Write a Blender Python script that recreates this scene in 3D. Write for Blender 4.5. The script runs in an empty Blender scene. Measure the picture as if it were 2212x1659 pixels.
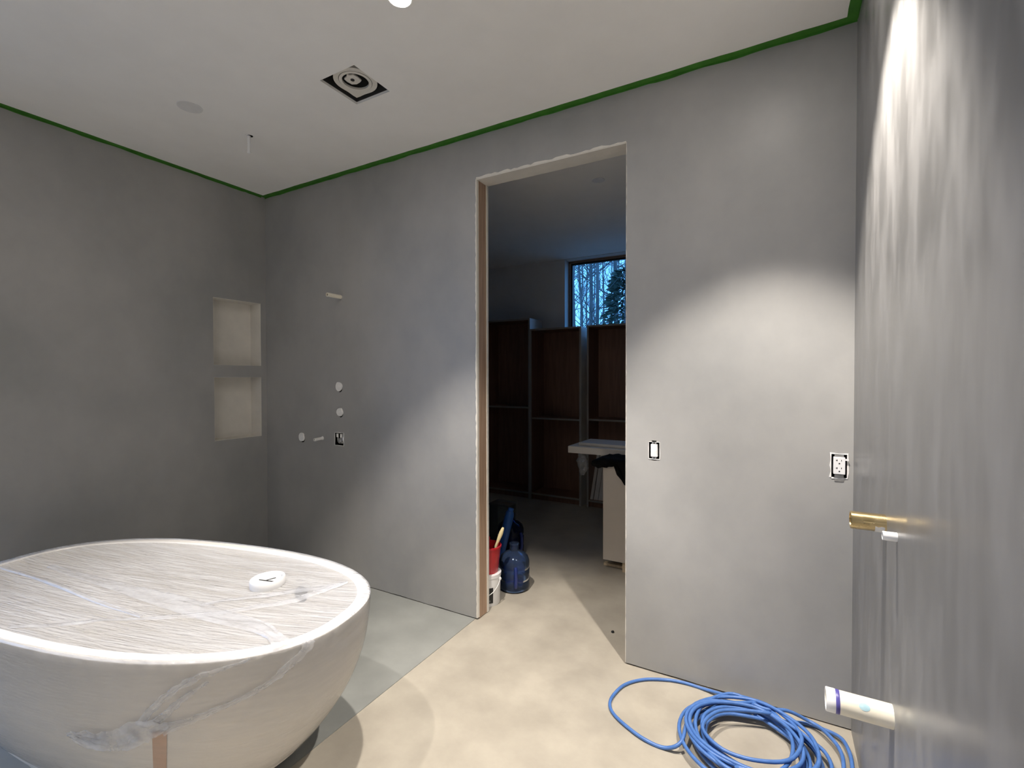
import bpy, bmesh, math, random
from mathutils import Vector, Matrix, noise
random.seed(7)
SC = bpy.context.scene
COL = SC.collection
PI = math.pi
H, D, XL, XR = 2.731, 2.23, -3.383, 0.258          # ceiling height, door wall, left wall, right wall

# ------------------------------------------------------------------ camera
cam = bpy.data.cameras.new('camera')
cam.sensor_width = 36.0
cam.lens = 1023.96 / 2212 * 36.0
cam.clip_start = 0.02
cam.clip_end = 300
camo = bpy.data.objects.new('camera', cam)
COL.objects.link(camo)
yaw, pit, rol = 0.5102, 0.0146, -0.0015
fw = Vector((-math.sin(yaw), math.cos(yaw), 0)); rt = Vector((math.cos(yaw), math.sin(yaw), 0)); up = Vector((0, 0, 1))
f2 = fw * math.cos(pit) - up * math.sin(pit); u2 = up * math.cos(pit) + fw * math.sin(pit)
r2 = rt * math.cos(rol) + u2 * math.sin(rol); u3 = u2 * math.cos(rol) - rt * math.sin(rol)
M = Matrix((r2, u3, -f2)).transposed().to_4x4()
M.translation = (0, 0, 1.375)
camo.matrix_world = M
SC.camera = camo

# ------------------------------------------------------------------ world and exposure
W = bpy.data.worlds.new('dusk_sky')
SC.world = W
W.use_nodes = True
nt = W.node_tree
nt.nodes.clear()
wo = nt.nodes.new('ShaderNodeOutputWorld'); bg = nt.nodes.new('ShaderNodeBackground')
tc = nt.nodes.new('ShaderNodeTexCoord'); sx = nt.nodes.new('ShaderNodeSeparateXYZ'); cr = nt.nodes.new('ShaderNodeValToRGB')
nt.links.new(tc.outputs['Generated'], sx.inputs[0]); nt.links.new(sx.outputs['Z'], cr.inputs[0])
cr.color_ramp.elements[0].position = 0.0; cr.color_ramp.elements[0].color = (0.12, 0.42, 1.0, 1)
cr.color_ramp.elements[1].position = 0.7; cr.color_ramp.elements[1].color = (0.10, 0.34, 0.86, 1)
nt.links.new(cr.outputs[0], bg.inputs[0]); bg.inputs[1].default_value = 2.6
nt.links.new(bg.outputs[0], wo.inputs[0])
SC.view_settings.view_transform = 'Standard'
SC.view_settings.look = 'None'
SC.view_settings.exposure = 0.35
SC.view_settings.gamma = 1.0
SC.view_settings.use_curve_mapping = False
LAMP_W = 200.0
SPILL = 170.0                                        # glow of each lamp's own diffuser
LAMP_C = (1.0, 0.92, 0.83)

# ------------------------------------------------------------------ materials
MATS = {}
def newmat(name):
    m = bpy.data.materials.new(name); m.use_nodes = True
    n = m.node_tree; b = n.nodes['Principled BSDF']; MATS[name] = m
    return m, n, b
def N(n, t, **kw):
    x = n.nodes.new(t)
    for k, v in kw.items(): setattr(x, k, v)
    return x
def mat(name, c1, c2=None, rough=0.6, rough2=None, scale=3.0, stretch=(1, 1, 1), detail=4.0, bump=0.0, bscale=40.0, metal=0.0, spec=0.5, lo=0.35, hi=0.65, coat=0.0):
    """two-tone procedural noise material in object coordinates"""
    m, n, b = newmat(name)
    tc = N(n, 'ShaderNodeTexCoord'); mp = N(n, 'ShaderNodeMapping'); mp.inputs['Scale'].default_value = stretch
    n.links.new(tc.outputs['Object'], mp.inputs[0])
    nz = N(n, 'ShaderNodeTexNoise'); nz.inputs['Scale'].default_value = scale; nz.inputs['Detail'].default_value = detail
    nz.inputs['Roughness'].default_value = 0.6
    n.links.new(mp.outputs[0], nz.inputs['Vector'])
    r = N(n, 'ShaderNodeValToRGB'); e = r.color_ramp.elements
    e[0].position = lo; e[1].position = hi
    e[0].color = (*c1, 1); e[1].color = (*(c2 or c1), 1)
    n.links.new(nz.outputs[0], r.inputs[0]); n.links.new(r.outputs[0], b.inputs['Base Color'])
    b.inputs['Roughness'].default_value = rough
    if rough2 is not None:
        mr = N(n, 'ShaderNodeMapRange'); mr.inputs['From Min'].default_value = lo; mr.inputs['From Max'].default_value = hi
        mr.inputs['To Min'].default_value = rough; mr.inputs['To Max'].default_value = rough2
        n.links.new(nz.outputs[0], mr.inputs[0]); n.links.new(mr.outputs[0], b.inputs['Roughness'])
    b.inputs['Metallic'].default_value = metal
    b.inputs['Specular IOR Level'].default_value = spec
    b.inputs['Coat Weight'].default_value = coat
    if bump:
        z2 = N(n, 'ShaderNodeTexNoise'); z2.inputs['Scale'].default_value = bscale; z2.inputs['Detail'].default_value = 3
        n.links.new(mp.outputs[0], z2.inputs['Vector'])
        bp = N(n, 'ShaderNodeBump'); bp.inputs['Strength'].default_value = bump; bp.inputs['Distance'].default_value = 0.01
        n.links.new(z2.outputs[0], bp.inputs['Height']); n.links.new(bp.outputs[0], b.inputs['Normal'])
    return m
def g(v, t=(1, 1, 1)): return (v * t[0], v * t[1], v * t[2])
WARM = (1.0, 0.985, 0.955)
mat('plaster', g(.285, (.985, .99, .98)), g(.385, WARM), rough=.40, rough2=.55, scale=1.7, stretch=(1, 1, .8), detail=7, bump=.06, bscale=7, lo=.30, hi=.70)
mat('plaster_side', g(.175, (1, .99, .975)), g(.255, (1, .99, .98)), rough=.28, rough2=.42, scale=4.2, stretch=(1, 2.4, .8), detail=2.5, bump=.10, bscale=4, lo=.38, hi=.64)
mat('ceiling_paint', g(.84, (1, .99, .97)), g(.87, (1, .99, .97)), rough=.75, scale=4, bump=.02, bscale=120)
mat('primer_white', g(.66, (1, .96, .88)), g(.72, (1, .96, .88)), rough=.6, scale=8, bump=.04, bscale=60)
mat('concrete', (.315, .285, .237), (.405, .37, .308), rough=.5, rough2=.65, scale=4.5, detail=8, bump=.03, bscale=60, lo=.32, hi=.68)
mat('shower_screed', (.205, .212, .202), (.27, .278, .264), rough=.45, rough2=.6, scale=3.5, detail=7, bump=.03, bscale=60, lo=.32, hi=.68)
mat('drywall_white', g(.62), g(.66), rough=.8, scale=3)
mat('raw_wood', (.30, .195, .13), (.42, .29, .20), rough=.65, scale=5, stretch=(14, 14, .6), detail=5, bump=.05, bscale=20)
mat('pale_wood', (.50, .40, .27), (.60, .49, .34), rough=.6, scale=5, stretch=(12, 1, 12), detail=5)
mat('edge_tape', g(.26, (1, .95, .88)), g(.29, (1, .95, .88)), rough=.45, scale=6)
mat('veneer', (.17, .085, .055), (.22, .115, .075), rough=.5, scale=4, stretch=(9, 9, .7), detail=5)
mat('melamine', g(.60, (1, .95, .88)), g(.63, (1, .95, .88)), rough=.45, scale=6)
mat('island_panel', g(.50, (1, .90, .78)), g(.53, (1, .90, .78)), rough=.5, scale=6)
mat('tub_stone', g(.80, (1, .97, .925)), g(.83, (1, .97, .925)), rough=.35, scale=4)
mat('white_plastic', g(.82), g(.84), rough=.35, scale=5)
mat('dull_white', g(.80, (1, .99, .97)), g(.88, (1, .99, .97)), rough=.6, scale=60)
mat('cream_pipe', (.78, .73, .60), (.84, .79, .67), rough=.4, scale=9)
mat('purple_primer', (.06, .05, .25), (.10, .09, .35), rough=.4, scale=40)
mat('blue_spot', (.36, .55, .62), (.46, .64, .70), rough=.5, scale=60)
mat('brass', (.60, .47, .24), (.70, .57, .34), rough=.22, rough2=.35, scale=18, metal=1.0)
mat('chrome', g(.7), g(.75), rough=.2, metal=1.0, scale=8)
mat('galvanised', g(.36), g(.46), rough=.4, metal=.8, scale=30)
mat('black_void', g(.006), g(.010), rough=.8, scale=10, spec=.1)
mat('black_plastic', g(.012), g(.018), rough=.5, scale=10)
mat('green_tape', (.035, .155, .012), (.05, .21, .02), rough=.55, scale=14)
mat('hose_blue', (.055, .145, .40), (.075, .18, .47), rough=.38, scale=30)
mat('red_plastic', (.42, .008, .015), (.50, .015, .022), rough=.35, scale=12)
mat('bucket_white', g(.74), g(.78), rough=.4, scale=8)
mat('label_black', g(.012), g(.016), rough=.5, scale=8)
mat('label_grey', g(.10), g(.14), rough=.5, scale=30)
mat('brush_wood', (.78, .66, .36), (.84, .72, .42), rough=.5, scale=12)
mat('wire_white', g(.75), g(.8), rough=.4, scale=8)
mat('black_cloth', g(.004), g(.007), rough=.9, scale=12, spec=.1)
mat('orange_reflection', (.62, .44, .32), (.66, .48, .36), rough=.5, scale=12)  # tint of the reflection painted on the tub side
mat('window_wood', (.22, .14, .09), (.28, .18, .12), rough=.5, scale=6, stretch=(1, 8, 8))
mat('bark', (.10, .09, .085), (.17, .155, .15), rough=.9, scale=6, stretch=(3, 3, .5))
mat('needles', (.035, .05, .035), (.06, .08, .055), rough=.9, scale=3)
mat('forest_floor', (.15, .12, .09), (.24, .20, .16), rough=.95, scale=.6)
mat('dark_gap', g(.02), g(.03), rough=.9, scale=8)

def film(name, lo, hi, bump, stretch, rough=.16, ior=1.45):
    m, n, b = newmat(name)
    out = n.nodes['Material Output']
    tc = N(n, 'ShaderNodeTexCoord'); mp = N(n, 'ShaderNodeMapping'); mp.inputs['Scale'].default_value = stretch
    mp.inputs['Rotation'].default_value = (0, 0, -.30)
    n.links.new(tc.outputs['Object'], mp.inputs[0])
    nz = N(n, 'ShaderNodeTexNoise'); nz.inputs['Scale'].default_value = 5; nz.inputs['Detail'].default_value = 6
    n.links.new(mp.outputs[0], nz.inputs['Vector'])
    mr = N(n, 'ShaderNodeMapRange'); mr.inputs['From Min'].default_value = .3; mr.inputs['From Max'].default_value = .7
    mr.inputs['To Min'].default_value = lo; mr.inputs['To Max'].default_value = hi
    n.links.new(nz.outputs[0], mr.inputs[0])
    n.nodes.remove(b)
    z2 = N(n, 'ShaderNodeTexNoise'); z2.inputs['Scale'].default_value = 16; z2.inputs['Detail'].default_value = 4
    n.links.new(mp.outputs[0], z2.inputs['Vector'])
    bp = N(n, 'ShaderNodeBump'); bp.inputs['Strength'].default_value = bump; bp.inputs['Distance'].default_value = .01
    n.links.new(z2.outputs[0], bp.inputs['Height'])
    di = N(n, 'ShaderNodeBsdfDiffuse'); di.inputs[0].default_value = (.82, .85, .92, 1)
    tl = N(n, 'ShaderNodeBsdfTranslucent'); tl.inputs[0].default_value = (.84, .87, .94, 1)
    gl = N(n, 'ShaderNodeBsdfGlossy'); gl.inputs['Roughness'].default_value = rough; n.links.new(bp.outputs[0], gl.inputs['Normal'])
    fr = N(n, 'ShaderNodeFresnel'); fr.inputs[0].default_value = ior; n.links.new(bp.outputs[0], fr.inputs['Normal'])
    tr = N(n, 'ShaderNodeBsdfTransparent')
    m1 = N(n, 'ShaderNodeMixShader'); m1.inputs[0].default_value = .40
    n.links.new(di.outputs[0], m1.inputs[1]); n.links.new(tl.outputs[0], m1.inputs[2])
    m2 = N(n, 'ShaderNodeMixShader'); n.links.new(mr.outputs[0], m2.inputs[0]); n.links.new(tr.outputs[0], m2.inputs[1]); n.links.new(m1.outputs[0], m2.inputs[2])
    m3 = N(n, 'ShaderNodeMixShader'); n.links.new(fr.outputs[0], m3.inputs[0]); n.links.new(m2.outputs[0], m3.inputs[1]); n.links.new(gl.outputs[0], m3.inputs[2])
    n.links.new(m3.outputs[0], out.inputs[0])
film('film_top', .28, .60, .9, (.6, 6.5, 1), .12)
film('film_side', .06, .16, .22, (1.2, 1.2, 9), .2, 1.3)
film('film_fold', .22, .55, .35, (1.5, 5, 2), .15)
film('film_tail', .18, .50, .2, (3, 3, 3), .3, 1.10)
film('film_bag', .10, .35, .9, (6, 6, 6))

def tinted(name, col, fac):
    m, n, b = newmat(name); out = n.nodes['Material Output']
    tr = N(n, 'ShaderNodeBsdfTransparent'); tr.inputs[0].default_value = (*col, 1)
    gl = N(n, 'ShaderNodeBsdfGlossy'); gl.inputs['Roughness'].default_value = .08
    lw = N(n, 'ShaderNodeLayerWeight'); lw.inputs[0].default_value = fac
    mx = N(n, 'ShaderNodeMixShader')
    n.links.new(lw.outputs['Fresnel'], mx.inputs[0]); n.links.new(tr.outputs[0], mx.inputs[1]); n.links.new(gl.outputs[0], mx.inputs[2])
    di = N(n, 'ShaderNodeBsdfDiffuse'); di.inputs[0].default_value = (*[c * .8 for c in col], 1)
    m2 = N(n, 'ShaderNodeMixShader'); m2.inputs[0].default_value = .05
    n.links.new(mx.outputs[0], m2.inputs[1]); n.links.new(di.outputs[0], m2.inputs[2])
    n.links.new(m2.outputs[0], out.inputs[0])
tinted('jug_blue', (.42, .58, .86), .25)
tinted('jug_dark', (.10, .17, .48), .25)
tinted('clear_plastic', (.80, .84, .85), .3)
def glass(name):
    m, n, b = newmat(name); out = n.nodes['Material Output']
    tr = N(n, 'ShaderNodeBsdfTransparent'); tr.inputs[0].default_value = (.95, .97, .97, 1)
    gl = N(n, 'ShaderNodeBsdfGlossy'); gl.inputs['Roughness'].default_value = .02
    lw = N(n, 'ShaderNodeLayerWeight'); lw.inputs[0].default_value = .12
    mx = N(n, 'ShaderNodeMixShader')
    n.links.new(lw.outputs['Fresnel'], mx.inputs[0]); n.links.new(tr.outputs[0], mx.inputs[1]); n.links.new(gl.outputs[0], mx.inputs[2])
    n.links.new(mx.outputs[0], out.inputs[0])
glass('window_glass')
m_, n_, b_ = newmat('lamp_lens')
b_.inputs['Base Color'].default_value = (1, 1, 1, 1)
b_.inputs['Emission Color'].default_value = (*LAMP_C, 1); b_.inputs['Emission Strength'].default_value = SPILL
mat('lens_off', g(.68), g(.72), rough=.4, scale=20)

# ------------------------------------------------------------------ mesh helpers
class MB:
    def __init__(s): s.v = []; s.f = []
    def add(s, vs, fs):
        o = len(s.v); s.v += [tuple(v) for v in vs]; s.f += [tuple(i + o for i in f) for f in fs]; return s
    def box(s, lo, hi):
        x0, y0, z0 = lo; x1, y1, z1 = hi
        return s.add([(x0, y0, z0), (x1, y0, z0), (x1, y1, z0), (x0, y1, z0), (x0, y0, z1), (x1, y0, z1), (x1, y1, z1), (x0, y1, z1)],
                     [(0, 3, 2, 1), (4, 5, 6, 7), (0, 1, 5, 4), (1, 2, 6, 5), (2, 3, 7, 6), (3, 0, 4, 7)])
    def rings(s, rings, closed=True, cap0=True, cap1=True):
        k = len(rings[0]); vs = [p for r in rings for p in r]; fs = []
        for i in range(len(rings) - 1):
            for j in range(k if closed else k - 1):
                a = i * k + j; b = i * k + (j + 1) % k
                fs.append((a, b, b + k, a + k))
        if cap0: fs.append(tuple(range(k - 1, -1, -1)))
        if cap1: fs.append(tuple((len(rings) - 1) * k + j for j in range(k)))
        return s.add(vs, fs)
    def lathe(s, prof, c=(0, 0, 0), axis='z', k=32, cap0=True, cap1=True, mat3=None):
        R = []
        for r, h in prof:
            ring = []
            for j in range(k):
                a = 2 * PI * j / k
                p = Vector((r * math.cos(a), r * math.sin(a), h))
                if axis == '-y': p = Vector((p.x, -p.z, p.y))
                elif axis == '-x': p = Vector((-p.z, p.x, p.y))
                elif axis == '-z': p = Vector((p.x, -p.y, -p.z))
                if mat3: p = mat3 @ p
                ring.append(tuple(p + Vector(c)))
            R.append(ring)
        return s.rings(R, True, cap0, cap1)
    def tube(s, path, rad, k=8, caps=True):
        path = [Vector(p) for p in path]; R = []; n = len(path)
        up = Vector((0, 0, 1)); prev = None
        for i, p in enumerate(path):
            t = (path[min(i + 1, n - 1)] - path[max(i - 1, 0)]).normalized()
            if prev is None:
                q = t.cross(up) if abs(t.z) < .95 else t.cross(Vector((1, 0, 0)))
            else: q = prev - t * prev.dot(t)
            q.normalize(); prev = q; w = t.cross(q)
            r = rad[i] if isinstance(rad, (list, tuple)) else rad
            R.append([tuple(p + (q * math.cos(2 * PI * j / k) + w * math.sin(2 * PI * j / k)) * r) for j in range(k)])
        return s.rings(R, True, caps, caps)
    def build(s, name, m, parent=None, smooth=False, bevel=0.0, angle=None, merge=False):
        me = bpy.data.meshes.new(name); me.from_pydata(s.v, [], s.f)
        bm = bmesh.new(); bm.from_mesh(me)
        if merge: bmesh.ops.remove_doubles(bm, verts=bm.verts, dist=1e-5)
        if bevel: bmesh.ops.bevel(bm, geom=bm.edges[:], offset=bevel, segments=2, affect='EDGES', profile=.6)
        bmesh.ops.recalc_face_normals(bm, faces=bm.faces)
        bm.to_mesh(me); bm.free(); me.update()
        me.materials.append(MATS[m])
        if smooth:
            for p in me.polygons: p.use_smooth = True
            me.set_sharp_from_angle(angle=math.radians(angle or 40))
        o = bpy.data.objects.new(name, me); COL.objects.link(o)
        if parent is not None: o.parent = parent
        return o
def box(name, lo, hi, m, parent=None, bevel=0.0): return MB().box(lo, hi).build(name, m, parent, bevel=bevel)
def tag(o, label, cat, group=None):
    o['label'] = label; o['category'] = cat
    if group: o['group'] = group
    return o
def struct(o, label=None):
    o['kind'] = 'structure'
    if label: o['label'] = label
    return o
def thing(name, label, cat, loc=(0, 0, 0), group=None):
    o = bpy.data.objects.new(name, None); o.empty_display_size = .05; COL.objects.link(o); o.location = loc
    return tag(o, label, cat, group)
def keep(o, par):
    """parent without moving: parts are built in world coordinates"""
    o.parent = par; o.matrix_parent_inverse = Matrix.Translation(-Vector(par.location)); return o
def catmull(P, n=8, closed=False):
    P = [Vector(p) for p in P]; out = []; L = len(P)
    rng = range(L if closed else L - 1)
    for i in rng:
        if closed: a, b, c, d = P[(i - 1) % L], P[i], P[(i + 1) % L], P[(i + 2) % L]
        else: a, b, c, d = P[max(i - 1, 0)], P[i], P[i + 1], P[min(i + 2, L - 1)]
        for k in range(n):
            t = k / n
            out.append(.5 * ((2 * b) + (c - a) * t + (2 * a - 5 * b + 4 * c - d) * t * t + (3 * b - a - 3 * c + d) * t ** 3))
    if not closed: out.append(P[-1])
    return out
def panel(us, vs, holes, f, th, jit=None):
    """slab over a u-v grid with rectangular holes; f(u, v, depth) -> world point"""
    us = sorted(set(us) | {x for h in holes for x in h[:2]}); vs = sorted(set(vs) | {x for h in holes for x in h[2:]})
    nu, nv = len(us), len(vs); mb = MB()
    solid = {}
    for i in range(nu - 1):
        for j in range(nv - 1):
            cu, cv = (us[i] + us[i + 1]) / 2, (vs[j] + vs[j + 1]) / 2
            solid[i, j] = not any(h[0] < cu < h[1] and h[2] < cv < h[3] for h in holes)
    idx = {}; V = []; F = []
    def v(i, j, d):
        k = (i, j, d)
        if k not in idx:
            uu, vv = us[i], vs[j]
            if jit: uu, vv = jit(uu, vv)
            idx[k] = len(V); V.append(tuple(f(uu, vv, th * d)))
        return idx[k]
    for (i, j), s in solid.items():
        if not s: continue
        F.append((v(i, j, 0), v(i + 1, j, 0), v(i + 1, j + 1, 0), v(i, j + 1, 0)))
        F.append((v(i, j, 1), v(i, j + 1, 1), v(i + 1, j + 1, 1), v(i + 1, j, 1)))
        for (a, b, di, dj) in (((0, 0), (1, 0), 0, -1), ((1, 0), (1, 1), 1, 0), ((1, 1), (0, 1), 0, 1), ((0, 1), (0, 0), -1, 0)):
            if not solid.get((i + di, j + dj), False):
                p, q = (i + a[0], j + a[1]), (i + b[0], j + b[1])
                F.append((v(*p, 0), v(*p, 1), v(*q, 1), v(*q, 0)))
    return mb.add(V, F)
def frange(a, b, st):
    n = max(1, round((b - a) / st)); return [a + (b - a) * i / n for i in range(n + 1)]

# ------------------------------------------------------------------ structure
YB = -1.7                                            # wall behind the viewer
X0, X1, YF = -5.2, 1.7, 5.08                         # the room beyond the doorway
DX0, DX1, DZ = -1.475, -0.628, 2.482                 # door opening
TH = 0.108
struct(box('floor', (X0, YB, -.12), (X1, YF + .3, 0), 'concrete'), 'warm grey concrete floor slab')
struct(box('floor_shower', (XL, YB, -.002), (-1.49, D - .0, .003), 'shower_screed'), 'cooler grey screed of the wet area')
FX0, FX1, FY0, FY1 = -1.832, -1.612, 1.480, 1.698    # fan cut-out
struct(panel([X0, X1], [YB, YF + .3], [(FX0, FX1, FY0, FY1)], lambda u, v, d: (u, v, H + d), .10).build('ceiling', 'ceiling_paint'), 'white painted ceiling')

SW = (-.519, -.471, .996, 1.073)                     # switch box opening
OU = (.187, .2375, .981, 1.072)                      # outlet box opening
VA = (-2.634, -2.55, .914, .998)                     # shower valve opening
def jitf(u, v):
    if v < .001: return u, .004 + .006 * (noise.noise((u * 9, 0, 0)) * .5 + .5) * (1 if u < .05 else .5)
    return u, v
struct(panel(frange(XL, XR, .05) , [0, .06, H], [(DX0, DX1, -.01, DZ), SW, OU, VA], lambda u, v, d: (u, D + d, v), TH, jitf)
       .build('wall_front', 'plaster'), 'grey troweled plaster wall with the doorway')
NI = [(1.844, 2.188, 1.462, 1.928), (1.846, 2.188, .936, 1.376)]
WL = (-1.60, .55, .15, 2.50)                         # daylight window in the left wall
wl = struct(panel([YB, D + TH], [0, H], NI + [WL], lambda u, v, d: (XL - d, u, v), .16).build('wall_left', 'plaster'), 'grey plaster wall with two recessed niches')
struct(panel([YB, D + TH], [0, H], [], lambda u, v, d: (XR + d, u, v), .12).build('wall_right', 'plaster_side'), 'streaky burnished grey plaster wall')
struct(box('wall_back', (XL - .16, YB - .12, 0), (XR + .12, YB, H), 'drywall_white'), 'unseen white drywall, made pale for bounce light')  # out of view, whitened to throw more light back into the room
WF = (-2.144, -.55, 1.80, 2.725)                     # high window of the far room
struct(panel([X0, X1], [0, H], [WF], lambda u, v, d: (u, YF + d, v), .25).build('wall_far', 'drywall_white'), 'white drywall of the room beyond')
struct(box('wall_far_left', (X0 - .1, D + TH, 0), (X0, YF + .25, H), 'drywall_white'))
struct(box('wall_far_right', (X1, D + TH, 0), (X1 + .1, YF + .25, H), 'drywall_white'))
struct(box('wall_side', (X0, D, 0), (XL - .16, D + TH, H), 'drywall_white'))
struct(box('wall_partition', (XR + .12, D, 0), (X1, D + TH, H), 'drywall_white'))
# niche linings
for k, (a, b, c, e) in enumerate(NI):
    m = MB(); dp = .125; t = .012; x0 = XL - dp
    m.box((x0 - t, a - t, c - t), (x0, b + t, e + t))
    i_ = .0015; m.box((x0, b - i_, c - t), (XL - .0006, b + t, e + t)); m.box((x0, a - t, c - t), (XL - .0006, a + i_, e + t))
    m.box((x0, a, e - i_), (XL - .0006, b, e + t)); m.box((x0, a, c - t), (XL - .0006, b, c + i_))
    o = m.build('niche_lining', 'primer_white', wl); o['label'] = 'off-white primed niche lining'
# jagged white bead around the niche edges
def bead(name, pts, w, m, parent, nrm, seed):
    """thin irregular strip along a polyline, nrm = direction out of the wall, w = width"""
    rnd = random.Random(seed); V = []; F = []
    P = [Vector(p) for p in pts]; Q = []
    for i in range(len(P) - 1):
        n = max(2, int((P[i + 1] - P[i]).length / .02))
        Q += [P[i].lerp(P[i + 1], k / n) for k in range(n)]
    Q.append(P[-1]); nr = Vector(nrm)
    for i, q in enumerate(Q):
        t = (Q[min(i + 1, len(Q) - 1)] - Q[max(i - 1, 0)]).normalized(); s = t.cross(nr)
        ww = w * rnd.uniform(.35, 1.25)
        V += [tuple(q - s * .0005), tuple(q + s * ww), tuple(q + s * ww * .8 + nr * .0022), tuple(q + nr * .0018)]
    for i in range(len(Q) - 1):
        for j in range(4):
            a = i * 4 + j; b = i * 4 + (j + 1) % 4; F.append((a, b, b + 4, a + 4))
    F.append((3, 2, 1, 0)); e = 4 * (len(Q) - 1); F.append((e, e + 1, e + 2, e + 3))
    return MB().add(V, F).build(name, m, parent)
# door opening lining: a plain jamb of raw wood between plaster edges
tj = struct(bpy.data.objects.new('trim_1', None), 'unfinished lining of the doorway'); COL.objects.link(tj); tj.location = (DX0, D, 0)
def J(o): return keep(o, tj)
o = J(box('jamb_board', (DX0 - .02, D + .018, .004), (DX0 + .004, D + TH - .014, DZ - .0), 'raw_wood')); o['label'] = 'raw brown wood jamb board'
J(box('jamb_edge', (DX0 - .02, D + TH - .014, .004), (DX0 + .008, D + TH + .004, DZ), 'primer_white'))
J(box('jamb_edge', (DX0 - .015, D + .0015, .01), (DX0 + .003, D + .018, DZ), 'primer_white'))
J(box('jamb_board', (DX1 - .004, D + .018, .004), (DX1 + .02, D + TH - .014, DZ), 'raw_wood'))
J(box('head_board', (DX0, D + .001, DZ - .004), (DX1, D + TH + .003, DZ + .02), 'primer_white'))
J(bead('corner_bead', [(DX0, D, DZ), (DX0, D, .01)], .008, 'primer_white', None, (0, -1, 0), 3))
J(bead('corner_bead', [(DX1, D, DZ), (DX0, D, DZ)], .012, 'primer_white', None, (0, -1, 0), 4))
J(bead('corner_bead', [(DX1, D, .01), (DX1, D, DZ)], .003, 'primer_white', None, (0, -1, 0), 5))
# far room window
wd = struct(bpy.data.objects.new('window_1', None), 'high clerestory window with a brown frame'); COL.objects.link(wd); wd.location = (-1.35, 5.2, 1.8)
def Wp(o): return keep(o, wd)
yy0, yy1 = YF + .115, YF + .175
a, b, c, e = WF
Wp(box('frame', (a, yy0, c), (a + .024, yy1, e), 'window_wood')); Wp(box('frame', (b - .024, yy0, c), (b, yy1, e), 'window_wood'))
Wp(box('frame', (a, yy0, e - .024), (b, yy1, e), 'window_wood')); Wp(box('frame', (a, yy0, c), (b, yy1, c + .03), 'window_wood'))
s_ = MB(); q = .018
s_.box((a + .024, yy0 + .02, c + .03), (a + .024 + q, yy1 - .01, e - .024)); s_.box((b - .024 - q, yy0 + .02, c + .03), (b - .024, yy1 - .01, e - .024))
s_.box((a + .024, yy0 + .02, e - .024 - q), (b - .024, yy1 - .01, e - .024)); s_.box((a + .024, yy0 + .02, c + .03), (b - .024, yy1 - .01, c + .03 + q))
Wp(s_.build('sash', 'black_plastic'))
Wp(box('pane', (a + .03, yy0 + .04, c + .03), (b - .03, yy0 + .046, e - .03), 'window_glass'))
# bathroom daylight window in the left wall
w2 = struct(bpy.data.objects.new('window_2', None), 'window beside the tub'); COL.objects.link(w2); w2.location = (XL - .1, -.4, .75)
def W2(o): return keep(o, w2)
a, b, c, e = WL
for lo, hi in (((a, c), (a + .05, e)), ((b - .05, c), (b, e)), ((a, e - .05), (b, e)), ((a, c), (b, c + .05))):
    W2(box('frame', (XL - .13, lo[0], lo[1]), (XL - .07, hi[0], hi[1]), 'window_wood'))
W2(box('pane', (XL - .103, a + .04, c + .04), (XL - .097, b - .04, e - .04), 'window_glass'))

# ------------------------------------------------------------------ green masking tape on the ceiling edge
def tape(p0, p1, inward, w, label, seed):
    p0 = Vector(p0); p1 = Vector(p1); iv = Vector(inward); L = (p1 - p0).length; n = int(L / .03); V = []; F = []
    for i in range(n + 1):
        q = p0.lerp(p1, i / n)
        ww = w * (1 + .10 * noise.noise((i * .18, seed, 0)) + .05 * noise.noise((i * .9, seed, 3)))
        drop = .010 + .005 * noise.noise((i * .22, seed, 7)) + .002 * noise.noise((i * .9, seed, 5))
        V += [tuple(q + iv * ww + Vector((0, 0, -.0006))), tuple(q + iv * .0009 + Vector((0, 0, -.0012))), tuple(q + iv * .0009 + Vector((0, 0, -drop))), tuple(q + Vector((0, 0, -drop))), tuple(q), tuple(q + iv * ww)]
    for i in range(n):
        for j in range(6):
            a = i * 6 + j; b = i * 6 + (j + 1) % 6; F.append((a, b, b + 6, a + 6))
    F.append((5, 4, 3, 2, 1, 0)); F.append(tuple(6 * n + j for j in range(6)))
    o = MB().add(V, F).build('masking_tape', 'green_tape')
    tag(o, label, 'tape', 'green masking tape round the ceiling')
tape((XL, D, H), (XR, D, H), (0, -1, 0), .034, 'green masking tape along the ceiling above the doorway wall', 1)
tape((XL, D - .03, H), (XL, YB, H), (1, 0, 0), .030, 'green masking tape along the ceiling above the wall with niches', 2)
tape((XR, D - .02, H), (XR, YB, H), (-1, 0, 0), .036, 'green masking tape along the ceiling above the burnished streaky wall', 3)

# ------------------------------------------------------------------ ceiling fittings
def downlight(x, y, label, watt, on=True, r=.040, z=H, col=LAMP_C, size=80.0):
    t = thing('downlight', label, 'ceiling light', (x, y, z))
    o = MB().lathe([(r + .010, 0.0), (r + .009, -.0025), (r + .002, -.004), (r, -.003), (r - .001, .0)], (0, 0, 0), cap0=False, cap1=False).build('trim_ring', 'ceiling_paint' if on else 'lens_off', t, True)
    MB().lathe([(r, -.0005), (r, -.003), (r * .7, -.0034)], (0, 0, 0)).build('lens', 'lamp_lens' if on else 'lens_off', t)
    if on:
        L = bpy.data.lights.new('downlight_beam', 'SPOT'); L.energy = watt; L.color = col
        L.spot_size = math.radians(size); L.spot_blend = .48; L.shadow_soft_size = .018
        lo = bpy.data.objects.new('downlight_beam', L); COL.objects.link(lo); lo.parent = t; lo.location = (0, 0, -.03)
    return t
downlight(-1.185, 1.300, 'glowing recessed ceiling light nearest the square fan cut-out', LAMP_W)
downlight(-.035, 1.530, 'glowing recessed ceiling light close to the streaky wall', LAMP_W)
downlight(-1.75, .45, 'glowing recessed ceiling light above the wrapped bathtub', LAMP_W * .35)
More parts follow.
